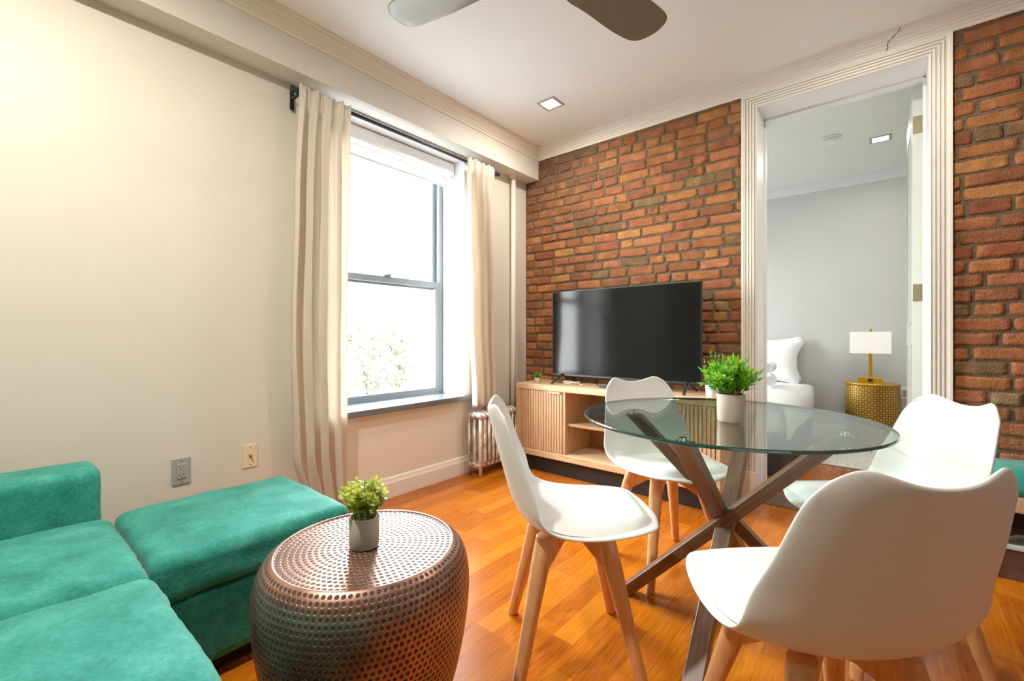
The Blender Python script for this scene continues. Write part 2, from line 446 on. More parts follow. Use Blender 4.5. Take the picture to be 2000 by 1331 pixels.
# crown moulding (stepped), along soffit and along brick wall, mitred
CP = [(0, 0), (.006, 0), (.010, .006), (.010, .016), (.018, .020), (.018, .030), (.028, .034), (.028, .044), (.040, .048), (.044, .058), (.056, .062), (.056, .072), (.068, .076), (.072, .086), (0, .086)]
def crown_x(m, x0, x1, y, sgn, m0=0, m1=0, z=2.586):
    m.loft([[(x0+m0*p, y+sgn*p, z+h) for p, h in CP], [(x1-m1*p, y+sgn*p, z+h) for p, h in CP]])
def crown_y(m, y0, y1, x, sgn, m0=0, m1=0, z=2.586):
    m.loft([[(x+sgn*p, y0+m0*p, z+h) for p, h in CP], [(x+sgn*p, y1-m1*p, z+h) for p, h in CP]])
m = MB(); crown_y(m, YF, 0, SX, 1, 1, 1); struct(m.done('trim_1', m=M['crown']), 'cream crown moulding along the soffit')
m = MB(); crown_x(m, SX, XR, 0, -1, 1, 1)
c2 = struct(m.done('trim_2', m=M['trim']), 'cream crown moulding above the brick wall')
# hairline crack across that moulding
def crown_pt(x, t):
    i = min(len(CP)-2, int(t*(len(CP)-2))); f = t*(len(CP)-2)-i
    p = CP[i][0]*(1-f)+CP[i+1][0]*f; h = CP[i][1]*(1-f)+CP[i+1][1]*f
    return (x, -p-.0005, 2.586+h)
m = MB(); m.tube([crown_pt(2.462+.010*sin(t*9)+.07*t, t*.93+.02) for t in [i/16 for i in range(17)]], [.0012+.0012*abs(sin(i*1.9)) for i in range(17)], 5)
m.done('crack', c2, M['slot'])
m = MB(); crown_x(m, 0, XR, YB, -1); struct(m.done('trim_3', m=M['whitetrim']), 'white crown moulding in the bedroom')
m = MB(); crown_y(m, YF, 0, XR, -1, 1, 1); crown_x(m, SX, XR, YF, 1, 1, 1); struct(m.done('trim_4', m=M['trim']))

# skirting
BP = [(0, 0), (.018, 0), (.018, .095), (.013, .108), (.010, .125), (.004, .132), (0, .132)]
m = MB(); m.loft([[(p, YF, h) for p, h in BP], [(p, 0, h) for p, h in BP]]); struct(m.done('baseboard_left', m=M['trim']))
m = MB(); m.loft([[(0, YB-p, h) for p, h in BP], [(XR, YB-p, h) for p, h in BP]]); struct(m.done('baseboard_bedroom', m=M['whitetrim']))

# doorway: fluted casing, plinths, jamb lining
m = MB()
FP = [(-.002, 0), (-.002, .014), (.004, .018)]
for i in range(4):
    a = .007+i*.0165; FP += [(a, .020), (a+.002, .008), (a+.006, .008), (a+.008, .020), (a+.0155, .020)]
FP += [(.074, .024), (.086, .024), (.088, .018), (.088, 0)]
m.loft([[(DL-q, -d, .19) for q, d in FP], [(DL-q, -d, DH+q) for q, d in FP], [(DR+q, -d, DH+q) for q, d in FP], [(DR+q, -d, 0.19) for q, d in FP]], True, True)
m.box(DL-.094, DL+.001, -.03, 0, 0, .19).box(DR-.001, DR+.094, -.03, 0, 0, .19)
struct(m.done('trim_5', m=M['trim']), 'fluted cream door casing')
m = MB()
m.box(DL-.02, DL, -.004, T+.01, 0, DH).box(DR, DR+.02, -.004, T+.01, 0, DH).box(DL-.02, DR+.02, -.004, T+.01, DH, DH+.02)
m.box(DL, DL+.012, T-.09, T-.05, 0, DH).box(DR-.012, DR, T-.09, T-.05, 0, DH).box(DL, DR, T-.09, T-.05, DH-.012, DH)
struct(m.done('door_1', m=M['whitetrim'], bevel=.002), 'white door jamb lining of the bedroom doorway')
# open bedroom door seen on edge
m = MB(); m.box(DR-.052, DR-.006, T+.015, T+.80, .012, DH-.014)
for z0, z1 in ((.2, 1.0), (1.12, 2.3)):
    m.box(DR-.056, DR-.052, T+.13, T+.145, z0, z1).box(DR-.056, DR-.052, T+.67, T+.685, z0, z1).box(DR-.056, DR-.052, T+.13, T+.685, z0, z0+.015).box(DR-.056, DR-.052, T+.13, T+.685, z1-.015, z1)
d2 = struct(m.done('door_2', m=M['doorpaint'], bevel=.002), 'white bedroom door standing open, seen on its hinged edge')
for z in (2.27, 1.30, .3):
    h = MB(); h.box(DR-.050, DR-.008, T+.0125, T+.0155, z-.05, z+.05).tube([(DR-.003, T+.008, z-.05), (DR-.003, T+.008, z+.05)], .006, 10)
    h.done('hinge', d2, M['brass'], bevel=.001)
struct(MB().box(DL, DR, 0, T, 0, .004).done('trim_6', m=M['bench']), 'wooden threshold')

# window
GX = -.25
wn = MB()
wn.box(GX-.05, GX+.02, WY0, WY0+.045, WZ0, WZ1).box(GX-.05, GX+.02, WY1-.045, WY1, WZ0, WZ1)
wn.box(GX-.05, GX+.02, WY0, WY1, WZ1-.05, WZ1).box(GX-.05, GX+.02, WY0, WY1, WZ0, WZ0+.02)
win = struct(wn.done('window_1', m=M['sash'], bevel=.003), 'grey double-hung sash window')
zm = 1.445
def sash(name, x, z0, z1, rail_b, rail_t):
    y0, y1 = WY0+.03, WY1-.03; f = MB(); st = .05
    f.box(x-.015, x+.015, y0, y0+st, z0, z1).box(x-.015, x+.015, y1-st, y1, z0, z1)
    f.box(x-.015, x+.015, y0+st, y1-st, z0, z0+rail_b).box(x-.015, x+.015, y0+st, y1-st, z1-rail_t, z1)
    s_ = f.done(name, win, M['sash'], bevel=.003)
    MB().box(x-.002, x+.002, y0+st, y1-st, z0+rail_b, z1-rail_t).done('pane', s_, M['pane'])
sash('lower_sash', GX+.003, WZ0+.012, zm+.03, .05, .045)
sash('upper_sash', GX-.032, zm-.03, WZ1-.04, .045, .045)
k = MB(); k.box(GX+.0, GX+.03, -1.33, -1.27, zm+.03, zm+.042).tube([(GX+.01, -1.3, zm+.04), (GX+.03, -1.27, zm+.05)], .006, 8); k.done('sash_lock', win, M['sash'])
w2 = MB()
for a in ((V0, V0+.06, VZ0, VZ1), (V1-.06, V1, VZ0, VZ1), (V0, V1, VZ0, VZ0+.06), (V0, V1, VZ1-.06, VZ1), (V0, V1, 1.49, 1.55)): w2.box(-.27, -.22, *a)
added_win = struct(w2.done('added_window', m=M['sash']), 'unseen sash window added to brighten the bedroom')  # unseen window, added so sky light fills the bedroom
MB().box(-.247, -.243, V0+.06, V1-.06, VZ0+.06, VZ1-.06).done('pane', added_win, M['pane'])
# white reveal and flat casing
m = MB(); x0 = GX+.02
m.box(x0, .012, WY1-.004, WY1, WZ0, WZ1).box(x0, .012, WY0, WY0+.004, WZ0, WZ1).box(x0, .012, WY0, WY1, WZ1-.004, WZ1)
m.box(0, .014, WY1, WY1+.055, WZ0, 2.415).box(0, .014, WY0-.055, WY0, WZ0, 2.415).box(0, .014, WY0, WY1, WZ1, 2.415)
struct(m.done('trim_7', m=M['whitetrim'], bevel=.002), 'white window reveal and casing')
struct(MB().box(GX+.0, .046, WY0-.03, WY1+.075, WZ0-.025, WZ0+.014).done('trim_8', m=M['sill'], bevel=.004), 'dark grey slate window sill')

# roller blind, rolled up
t = thing('roller_blind', 'white roller blind rolled up at the top of the window', 'blind', (-.13, (WY0+WY1)/2, 2.25))
hw = (WY1-WY0)/2-.012
m = MB(); m.box(-.045, .045, -hw, hw, .045, .135); m.done('headrail', t, M['whitetrim'], bevel=.008)
m = MB(); m.loft([[(-.03, -hw+.01, .06), (-.028, -hw+.01, .06), (-.028, hw-.01, .06), (-.03, hw-.01, .06)], [(-.03, -hw+.01, -.02), (-.028, -hw+.01, -.02), (-.028, hw-.01, -.02), (-.03, hw-.01, -.02)]]); m.done('blind_fabric', t, M['blind'])
m = MB(); m.box(-.036, -.022, -hw+.01, hw-.01, -.035, -.018); m.done('hem_bar', t, M['whitetrim'], bevel=.003)

# ------------------------------------------------------------------ curtains, rod, pipe
RX, RZ = .095, 2.348
t = thing('curtain_rod', 'dark metal curtain rod mounted above the window under the soffit', 'curtain rod', (RX, -1.3, RZ))
m = MB(); m.tube([(0, -.775, 0), (0, .79, 0)], .0115, 14); m.done('rod', t, M['darkmetal'], smooth=True)
for y in (-.775, .79):
    sg = 1 if y > 0 else -1
    m = MB(); m.tube([(0, y-sg*.002, 0), (0, y+sg*.035, 0)], .016, 14); m.done('finial', t, M['darkmetal'], bevel=.003)
for y in (-.768, .775):
    m = MB(); m.box(-.082, -.078, y-.012, y+.012, -.075, .03).box(-.08, .012, y-.007, y+.007, -.022, -.011).box(.006, .014, y-.007, y+.007, -.016, .012); m.done('bracket', t, M['darkmetal'], bevel=.002)

def curtain(name, label, ztop, zbot, edges, nf, seed, amp):
    """edges(z01) -> (y0, y1); z01 = 0 top, 1 bottom"""
    nz, ny = 70, nf*16; m = MB(); G = []
    for j in range(nz+1):
        q = j/nz; z = ztop+(zbot-ztop)*q; y0, y1 = edges(q); row = []
        for i in range(ny+1):
            u = i/ny
            uu = u + .02*noise.noise(Vector((u*4, q*1.3, seed)))
            ph = 2*pi*nf*uu + 1.1*noise.noise(Vector((u*2.2+seed, q*1.6, 3)))
            a = amp*(.55+.45*min(1, q*5))*(1+.4*noise.noise(Vector((u*5, q*.8, seed+7))))
            s = sin(ph); s = math.copysign(abs(s)**.8, s)
            x = a*s + .006*noise.noise(Vector((u*9, q*7, seed)))
            x = .014 + x
            if q < .05: x = max(.0165, x*.6+.012)
            if q < .03: x += .004*sin(2*pi*nf*3*u)
            y = y0+(y1-y0)*u + .010*cos(ph)*min(1, q*6)
            zz = z + (.006*sin(2*pi*nf*1.5*u+seed) if j == 0 else 0) + (.004*sin(2*pi*nf*u) if j == nz else 0)
            row.append(m.b.verts.new((RX+x, y, zz)))
        G.append(row)
    for a, b in zip(G, G[1:]):
        for i in range(ny): m.face([a[i], a[i+1], b[i+1], b[i]])
    o = m.done(name, None, M['curtain'], smooth=True)
    q = o.modifiers.new('solid', 'SOLIDIFY'); q.thickness = .002
    return tag(o, label, 'curtain', 'cream curtains at the window')
def lerp(tab, q):
    for (a, va), (b, vb) in zip(tab, tab[1:]):
        if q <= b: f = (q-a)/(b-a); f = f*f*(3-2*f); return va+(vb-va)*f
    return tab[-1][1]
curtain('curtain', 'cream linen curtain left of the window, falling behind the green ottoman', 2.375, .10,
        lambda q: (lerp([(0, -2.075), (.25, -2.105), (.6, -2.125), (.85, -2.105), (1, -2.03)], q), lerp([(0, -1.785), (.12, -1.80), (1, -1.80)], q)), 4, 1.3, .040)
curtain('curtain', 'cream linen curtain right of the window, hanging above the radiator', 2.375, .515,
        lambda q: (lerp([(0, -.845), (.15, -.85), (.6, -.83), (1, -.785)], q), lerp([(0, -.545), (.12, -.575), (.5, -.54), (1, -.52)], q)), 4, 4.1, .036)
t = thing('heating_pipe', 'white steam riser pipe in the corner right of the window', 'pipe', (.04, -.225, 0))
m = MB(); m.tube([(0, 0, 0), (0, 0, SZ)], .021, 16); m.done('pipe', t, M['trim'], smooth=True)
m = MB(); m.lathe([(.022, SZ-.02), (.038, SZ-.016), (.04, SZ-.001), (.022, SZ-.001)], 20); m.done('escutcheon', t, M['trim'])

# ------------------------------------------------------------------ radiator
t = thing('radiator', 'old silver-bronze column radiator below the right curtain', 'radiator', (.12, -.565, 0))
t_m = NT('aged_radiator_metal')
v = t_m.coord(); n_ = t_m.noise(14, 4, v, .6)
t_m.pbr(t_m.ramp(n_, [(.35, srgb(164, 136, 114)), (.60, srgb(226, 212, 198))]), .38, .45); M['rad'] = t_m.m
NS, PT = 10, .046
for i in range(NS):
    y = (i-(NS-1)/2)*PT
    m = MB()
    end = i in (0, NS-1)
    for x in (-.058, 0, .058):
        m.tube([(x, y, .09 if not (end and x) else .0), (x, y, .12), (x, y, .43)], .0135, 10)
    m.tube([(-.066, y, .435), (-.05, y, .452), (0, y, .462), (.05, y, .452), (.066, y, .435)], [.014, .02, .021, .02, .014], 10)
    m.tube([(-.066, y, .095), (-.05, y, .085), (0, y, .08), (.05, y, .085), (.066, y, .095)], [.014, .02, .021, .02, .014], 10)
    m.tube([(0, y-PT/2, .45), (0, y+PT/2, .45)], .016, 8); m.tube([(0, y-PT/2, .095), (0, y+PT/2, .095)], .016, 8)
    m.done('radiator_section', t, M['rad'], smooth=True)
m = MB(); m.tube([(0, .23, .095), (0, .275, .095)], .014, 10); m.tube([(0, .275, 0), (0, .275, .15)], .016, 10); m.lathe([(.026, .15), (.028, .16), (.024, .18), (.01, .184)], 12, (0, .275, 0)); m.done('valve', t, M['rad'], smooth=True)

# ------------------------------------------------------------------ wall plates
t = thing('wall_outlet', 'grey duplex electrical outlet plate low on the left wall', 'outlet', (0, -2.559, .432))
MB().box(0, .007, -.036, .036, -.060, .060).done('cover_plate', t, M['greyplate'], bevel=.003)
MB().box(.006, .010, -.018, .018, -.034, .034).done('receptacle', t, M['greyplate'], bevel=.002)
m = MB()
for z in (.018, -.015):
    m.box(.0095, .0105, -.008, -.0055, z-.003, z+.005).box(.0095, .0105, .0055, .008, z-.003, z+.005).box(.0095, .0105, -.002, .002, z-.011, z-.007)
m.box(.0095, .0102, -.016, .016, -.033, -.032)
m.done('slots', t, M['slot'])
for z in (.047, -.047): MB().tube([(.006, 0, z), (.0085, 0, z)], .003, 8).done('screw', t, M['chrome'])
t = thing('cable_jack_plate', 'ivory coaxial cable jack plate on the wall above the ottoman', 'wall plate', (0, -2.271, .442))
MB().box(0, .006, -.034, .034, -.058, .058).done('cover_plate', t, M['ivory'], bevel=.003)
m = MB(); m.tube([(.005, 0, 0), (.02, 0, 0)], .005, 10); m.tube([(.005, 0, 0), (.009, 0, 0)], .008, 6); m.done('coax_connector', t, M['brass'])
for z in (.045, -.045): MB().tube([(.005, 0, z), (.0072, 0, z)], .0028, 8).done('screw', t, M['slot'])
t = thing('wall_outlet', 'white outlet plate on the grey bedroom wall right of the nightstand', 'outlet', (2.625, YB, .50))
MB().box(-.036, .036, -.007, 0, -.058, .058).done('cover_plate', t, M['whitetrim'], bevel=.003)
MB().box(-.017, .017, -.009, -.006, -.034, .034).done('receptacle', t, M['greyplate'], bevel=.002)

# ------------------------------------------------------------------ sofa and ottoman
SF, SB = -2.86, -3.62
t = thing('sofa', 'emerald green velvet sofa with a low boxy arm against the left wall', 'sofa', (1.2, -3.24, 0))
def soft(name, x0, x1, y0, y1, z0, z1, r, par, puff=.0, wr=.003, seed=0, org=(1.2, -3.24, 0), n=30):
    c = Vector(((x0+x1)/2, (y0+y1)/2, (z0+z1)/2))-Vector(org)
    return soft_box((x1-x0)/2, (y1-y0)/2, (z1-z0)/2, r, puff, n, wr, seed, 0, c).done(name, par, M['velvet'], smooth=True)
soft('base', .40, 2.12, SB-.02, SF-.03, .05, .275, .02, t, n=10)
soft('armrest', .215, .41, SB-.15, -2.88, .05, .597, .03, t, wr=.0015, seed=3)
soft('armrest', 2.115, 2.29, SB-.15, -2.90, .05, .605, .045, t, wr=.002, seed=4)
soft('backrest', .41, 2.115, -3.82, SB-.01, .05, .78, .05, t, seed=5)
for i, (a, b) in enumerate(((.415, .99), (.993, 1.566), (1.57, 2.112))):
    soft('seat_cushion', a, b, SB, SF+.005, .275, .432, .045, t, .026, .005, 7+i*5)
    c = soft('back_cushion', a, b, SB-.02, SB+.13, .42, .80, .06, t, 0, .004, 30+i)
for x in (-.75, .85):
    for y in (-.3, .28): MB().lathe([(.02, 0), (.025, .06)], 12, (x, y, 0)).done('foot', t, M['black'])
ORG = (.635, -2.54, 0)
t = thing('ottoman', 'emerald green velvet ottoman at the sofa end below the wall outlets', 'ottoman', ORG)
soft('base', .365, .905, -2.82, -2.275, .05, .285, .025, t, 0, .002, 2, ORG, 14)
soft('seat_cushion', .345, .925, -2.845, -2.25, .285, .415, .032, t, .016, .0035, 51, ORG)
for x in (-.22, .22):
    for y in (-.22, .22): MB().lathe([(.02, 0), (.025, .06)], 12, (x, y, 0)).done('foot', t, M['black'])

# ------------------------------------------------------------------ copper drum table
DC = (1.362, -2.455, 0); DZ = .47; dd = .0152
t = thing('drum_side_table', 'hammered copper drum side table in front of the green sofa', 'side table', DC)
def drum(name, prof, dotted, par):
    n = 128; b = bmesh.new(); uvl = b.loops.layers.uv.new('UVMap')
    lN = b.faces.layers.float.new('ringN'); lD = b.faces.layers.float.new('dotted')
    rings = [[b.verts.new((r*cos(2*pi*k/n), r*sin(2*pi*k/n), z)) for k in range(n)] for r, z in prof]
    for i in range(len(prof)-1):
        rc = (prof[i][0]+prof[i+1][0])/2
        for k in range(n):
            vs = [rings[i][k], rings[i][(k+1) % n], rings[i+1][(k+1) % n], rings[i+1][k]]
            f = b.faces.new(vs); f.smooth = True; f[lN] = float(round(2*pi*rc/dd)); f[lD] = 1.0 if dotted else 0.0
            for lp, (u, q) in zip(f.loops, ((k, i), (k+1, i), (k+1, i+1), (k, i+1))): lp[uvl].uv = (u/n, q)
    m = MB(); m.b.free(); m.b = b; return m.done(name, par, M['copper'])
nt = 15
drum('tabletop', [(.001+dd*i*(.232/(dd*nt)), DZ-.002) for i in range(nt+1)], True, t)
drum('rim', [(.232, DZ-.002), (.2325, DZ+.0005), (.235, DZ+.002), (.239, DZ+.0015), (.243, DZ-.001)], False, t)
ctl = [(.243, DZ-.001), (.258, .458), (.272, .435), (.281, .40), (.284, .36), (.281, .30), (.272, .23), (.256, .15), (.236, .075), (.218, .02), (.212, 0)]
P = []
for i in range(len(ctl)-1):
    p0, p1, p2, p3 = ctl[max(i-1, 0)], ctl[i], ctl[i+1], ctl[min(i+2, len(ctl)-1)]
    for s in range(20):
        u = s/20; P.append(tuple(.5*((2*b_)+(-a_+c_)*u+(2*a_-5*b_+4*c_-d_)*u*u+(-a_+3*b_-3*c_+d_)*u**3) for a_, b_, c_, d_ in zip(p0, p1, p2, p3)))
P.append(ctl[-1]); prof = [P[0]]; acc = 0
for a, b in zip(P, P[1:]):
    acc += sqrt((a[0]-b[0])**2+(a[1]-b[1])**2)
    if acc >= dd: prof.append(b); acc -= dd
prof.append(P[-1])
drum('body', prof, True, t)

# ------------------------------------------------------------------ plants
def pot(par, r0, r1, h, mat, wall=.006):
    m = MB(); m.lathe([(r0*.96, 0), (r0, .003), (r1, h-.002), (r1-.001, h), (r1-wall+.001, h), (r1-wall, h-.002), (r1-wall-.001, h*.85)], 40, (0, 0, 0)); m.done('pot', par, mat, smooth=True, bevel=.001)
    m = MB(); m.lathe([(r1-wall-.001, h*.84), (r1*.5, h*.86), (.001, h*.88)], 24); m.done('soil', par, M['soil'])
def leaf(m, p, d, nrm, l, wd, round_=False):
    d = d.normalized(); s = d.cross(nrm)
    if s.length < 1e-4: s = d.orthogonal()
    s.normalize(); nn = s.cross(d)
    if round_: prof = [(0, .15), (.2, .8), (.5, 1), (.8, .8), (1, .15)]
    else: prof = [(0, .3), (.35, 1), (.7, .7), (1, .05)]
    L = [m.b.verts.new(p+d*l*a+s*wd/2*b+nn*l*.12*sin(a*2)) for a, b in prof]
    R = [m.b.verts.new(p+d*l*a-s*wd/2*b+nn*l*.12*sin(a*2)) for a, b in prof]
    for i in range(len(prof)-1): m.face([L[i], L[i+1], R[i+1], R[i]])
def foliage(par, z0, r_base, height, spread, nst, nlf, ll, lw, mat, seed, round_=False, stem_mat=None, droop=.1):
    rr = random.Random(seed); m = MB().mat(mat); st = MB()
    for s in range(nst):
        a = rr.uniform(0, 2*pi); k = sqrt(rr.uniform(0, 1)); b = Vector((cos(a)*k*r_base, sin(a)*k*r_base, z0))
        top = Vector((cos(a)*k*spread+rr.uniform(-.1, .1)*spread, sin(a)*k*spread+rr.uniform(-.1, .1)*spread, z0+height*(rr.uniform(.72, 1.0)-.42*k*k)))
        mid = (b+top)/2+Vector((0, 0, height*.14))
        pt = lambda u: b*(1-u)**2+mid*2*u*(1-u)+top*u*u
        st.tube([pt(i/6) for i in range(7)], .0011, 5)
        for i in range(nlf):
            u = .22+.78*(i+rr.random()*.6)/nlf; p = pt(min(1, u)); tg = (pt(min(1, u)+.02)-pt(max(0, u-.02))).normalized()
            az = i*2.4+rr.uniform(-.4, .4); o = tg.orthogonal(); o.rotate(Matrix.Rotation(az, 3, tg))
            d = (o*(.9 if not round_ else 1.2)+tg*rr.uniform(.5, 1.0)+Vector((0, 0, -droop*rr.random())))
            leaf(m, p, d, tg if not round_ else Vector((rr.uniform(-1, 1), rr.uniform(-1, 1), 1.2)), ll*rr.uniform(.7, 1.2)*(1.1-.4*u), lw*rr.uniform(.8, 1.2), round_)
        leaf(m, pt(.97), (pt(1)-pt(.95)), o, ll, lw, round_)
    st.done('stems', par, M['leaf_dark'])
    m.done('foliage', par, smooth=False, fixn=False)
t = thing('potted_plant', 'yellow-green round-leaved plant in grey pot on the copper table', 'plant', (DC[0]+.004, DC[1]-.012, DZ))
pot(t, .0395, .041, .083, M['concrete']); foliage(t, .078, .030, .118, .066, 36, 13, .021, .019, M['leaf_yel'], 3, True)
TZ = .745
t = thing('potted_plant', 'bright green feathery plant in grey concrete pot on the glass table', 'plant', (2.05, -1.425, TZ+.0008))
pot(t, .044, .0465, .098, M['concrete']); foliage(t, .088, .034, .140, .096, 66, 24, .026, .0085, M['leaf_green'], 8)
t = thing('potted_plant', 'tall sprigged plant in white pot at the right end of the console', 'plant', (1.672, -.30, .68))
pot(t, .034, .040, .075, M['whitepot']); foliage(t, .065, .022, .25, .062, 20, 22, .024, .007, M['leaf_dark'], 21)
t = thing('potted_plant', 'tiny green plant in a small glazed pot left of the television', 'plant', (.36, -.31, .68))
pot(t, .022, .025, .042, M['concrete'], .003); foliage(t, .036, .012, .045, .030, 26, 9, .013, .008, M['leaf_green'], 5, True)

# ------------------------------------------------------------------ media console
CX0, CX1, CY0, CY1, CZ = .215, 1.745, -.40, -.03, .68
t = thing('media_console', 'light oak media console with fluted doors against the brick wall', 'console', ((CX0+CX1)/2, (CY0+CY1)/2, 0))
ox, oy = -(CX0+CX1)/2, -(CY0+CY1)/2
def cb(name, x0, x1, y0, y1, z0, z1, mat, bev=.002): return MB().box(x0+ox, x1+ox, y0+oy, y1+oy, z0, z1).done(name, t, mat, bevel=bev)
cb('top_panel', CX0, CX1, CY0, CY1, CZ-.045, CZ, M['oak'], .006)
cb('bottom_panel', CX0, CX1, CY0, CY1, .125, .175, M['oak'], .006)
cb('side_panel', CX0, CX0+.025, CY0+.004, CY1, .175, CZ-.045, M['oakv'])
cb('side_panel', CX1-.025, CX1, CY0+.004, CY1, .175, CZ-.045, M['oakv'])
cb('divider', .655, .675, CY0+.006, CY1, .175, CZ-.045, M['oakv'])
cb('divider', 1.285, 1.305, CY0+.006, CY1, .175, CZ-.045, M['oakv'])
cb('back_panel', CX0+.025, CX1-.025, CY1-.012, CY1, .175, CZ-.045, M['oakin'])
cb('shelf', .675, 1.285, CY0+.03, CY1-.012, .385, .405, M['oakin'])
cb('plinth', CX0+.05, CX1-.05, CY0+.05, CY1-.02, 0, .125, M['black'])
def fluted_door(x0, x1, hx0, hx1):
    n = int((x1-x0)/.024); st = (x1-x0)/n; z0, z1 = .178, CZ-.048
    prof = [(x0, CY0+.022), (x0, CY0+.004)]
    for i in range(n):
        a = x0+i*st
        prof += [(a+st*.12, CY0+.002), (a+st*.80, CY0+.002), (a+st*.86, CY0+.009), (a+st*.98, CY0+.009)]
    prof += [(x1, CY0+.004), (x1, CY0+.022)]
    m = MB(); m.loft([[(x+ox, y+oy, z) for x, y in prof] for z in (z0, z1)]); d = m.done('door', t, M['oakv'])
    MB().box(hx0+ox, hx1+ox, CY0-.012+oy, CY0+.006+oy, z1-.012, z1+.002).done('handle', d, M['oak'], bevel=.002)
fluted_door(.242, .653, .53, .64)
fluted_door(1.307, 1.718, 1.32, 1.43)

# television
t = thing('television', 'large flat black television standing on the oak console', 'television', (1.02, -.22, .68))
tw, z0, z1 = .570, .060, .722
MB().box(-tw, tw, -.012, .012, z0, z1).box(-tw*.7, tw*.7, .012, .045, z0+.02, z0+.34).done('housing', t, M['black'], bevel=.004)
MB().box(-tw+.007, tw-.007, -.0135, -.0115, z0+.016, z1-.007).done('screen', t, M['screen'])
MB().box(.26, .285, -.0145, -.012, z0+.006, z0+.011).done('badge', t, M['chrome'])
for x in (-.47, .47):
    m = MB(); sx = 1 if x > 0 else -1
    m.beam((x, 0, z0+.02), (x+sx*.03, -.13, .006), .022, .012, w2=.018, h2=.01); m.beam((x, 0, z0+.02), (x+sx*.03, .12, .006), .022, .012, w2=.018, h2=.01)
    m.box(x-.012, x+.012, -.01, .01, z0-.004, z0+.03)
    m.done('stand_foot', t, M['black'], bevel=.003)
m = MB()
path = [(.60+.26*u+.02*sin(u*9), -.27+.035*sin(u*17)*(.4+u), .686+.010*abs(sin(u*11))) for u in [i/80 for i in range(81)]]
m.tube(path, .0032, 7)
path = [(.645+.07*cos(a)*(1+.1*sin(3*a)), -.265+.035*sin(a), .690+.014*(1+sin(a*1.5+1))/2) for a in [i*.16 for i in range(72)]]
m.tube(path, .0030, 7)
tag(m.done('power_cable', None, M['cable'], smooth=True), 'coiled pale cable lying under the television on the console', 'cable')
tag(MB().box(.90, 1.0, -.31, -.25, .681, .708).done('power_adapter', None, M['black'], bevel=.004), 'small black power adapter beside the cable on the console', 'adapter')

# ------------------------------------------------------------------ glass dining table
TC = (1.995, -1.335)
t = thing('dining_table', 'round glass dining table on crossed dark walnut legs', 'table', (TC[0], TC[1], 0))
TR = .516
m = MB().mat(M['glasstop']); n = 128
pr = [(TR-.003, TZ-.011), (TR, TZ-.008), (TR, TZ-.003), (TR-.003, TZ)]
rg = [[m.b.verts.new((r*cos(2*pi*k/n), r*sin(2*pi*k/n), z)) for k in range(n)] for r, z in pr]
m.face(rg[0][::-1]); m.face(rg[-1]); m.mat(M['glassedge'])
for a, b in zip(rg, rg[1:]):
    for k in range(n): m.face([a[k], a[(k+1) % n], b[(k+1) % n], b[k]])
m.done('tabletop', t)
LT = [((-.345, -.01), (.34, .17)), ((.005, -.385), (.02, .42)), ((-.005, .395), (.02, -.44)), ((.375, .005), (-.345, -.145))]
for i, (a, b) in enumerate(LT):
    A = Vector((a[0], a[1], TZ-.026)); B = Vector((b[0], b[1], 0)); d = (B-A).normalized()
    off = [Vector((0, -.012, 0)), Vector((-.012, -.02, 0)), Vector((.016, 0, 0)), Vector((0, .03, 0))][i]
    sd = Vector((0, 0, 1)).cross(d).normalized(); up_ = sd.cross(d)
    w2, h2 = .029, .021
    rings = []
    for P_, z in ((A+off, TZ-.026), (B+off, 0)):
        ring = []
        for x, y in ((-1, -1), (1, -1), (1, 1), (-1, 1)):
            q = P_+sd*x*w2+up_*y*h2; q = q + d*((z-q.z)/d.z); ring.append(q)
        rings.append(ring)
    lg = MB().loft(rings).done('leg', t, M['walnut'], bevel=.003)
    fr = Matrix((sd, up_, d)).transposed().to_4x4(); fr.translation = B+off
    lg.data.transform(fr.inverted()); lg.matrix_basis = fr
    q = A+off
    m = MB(); m.lathe([(.022, TZ-.027), (.022, TZ-.0225), (.012, TZ-.0215), (.012, TZ-.0115), (.001, TZ-.0115)], 20, (q.x, q.y, 0)); gm = m.done('glass_mount', lg, M['chrome'], smooth=False); gm.data.transform(fr.inverted())
m = MB(); m.tube([(-.02, 0, .365), (.02, 0, .365)], .008, 10); m.done('centre_bolt', t, M['chrome'])

# ------------------------------------------------------------------ chairs
#      s      z     halfw  lift  fwd  (side edges raised / pulled forward)
ROWS = [(.280, .458, .105, .000, -.012), (.274, .470, .135, .000, -.010), (.248, .478, .172, .002, -.004), (.195, .475, .203, .006, 0),
        (.125, .466, .226, .012, 0), (.045, .456, .240, .020, 0), (-.035, .451, .246, .032, 0), (-.102, .455, .246, .045, .012),
        (-.154, .475, .243, .052, .038), (-.184, .518, .238, .044, .060), (-.202, .575, .229, .024, .070), (-.219, .640, .216, .006, .064),
        (-.237, .705, .203, .000, .060), (-.252, .762, .190, .002, .056), (-.261, .792, .180, .004, .052), (-.265, .808, .171, .006, .050), (-.266, .817, .160, .006, .048)]
def chair_pt(row, v):
    s, z, hw, lift, fwd = row
    e = abs(v)**2.4
    return Vector((v*hw, s+fwd*e, z+lift*abs(v)**2.2 - (.0 if abs(v) < .8 else 0)))
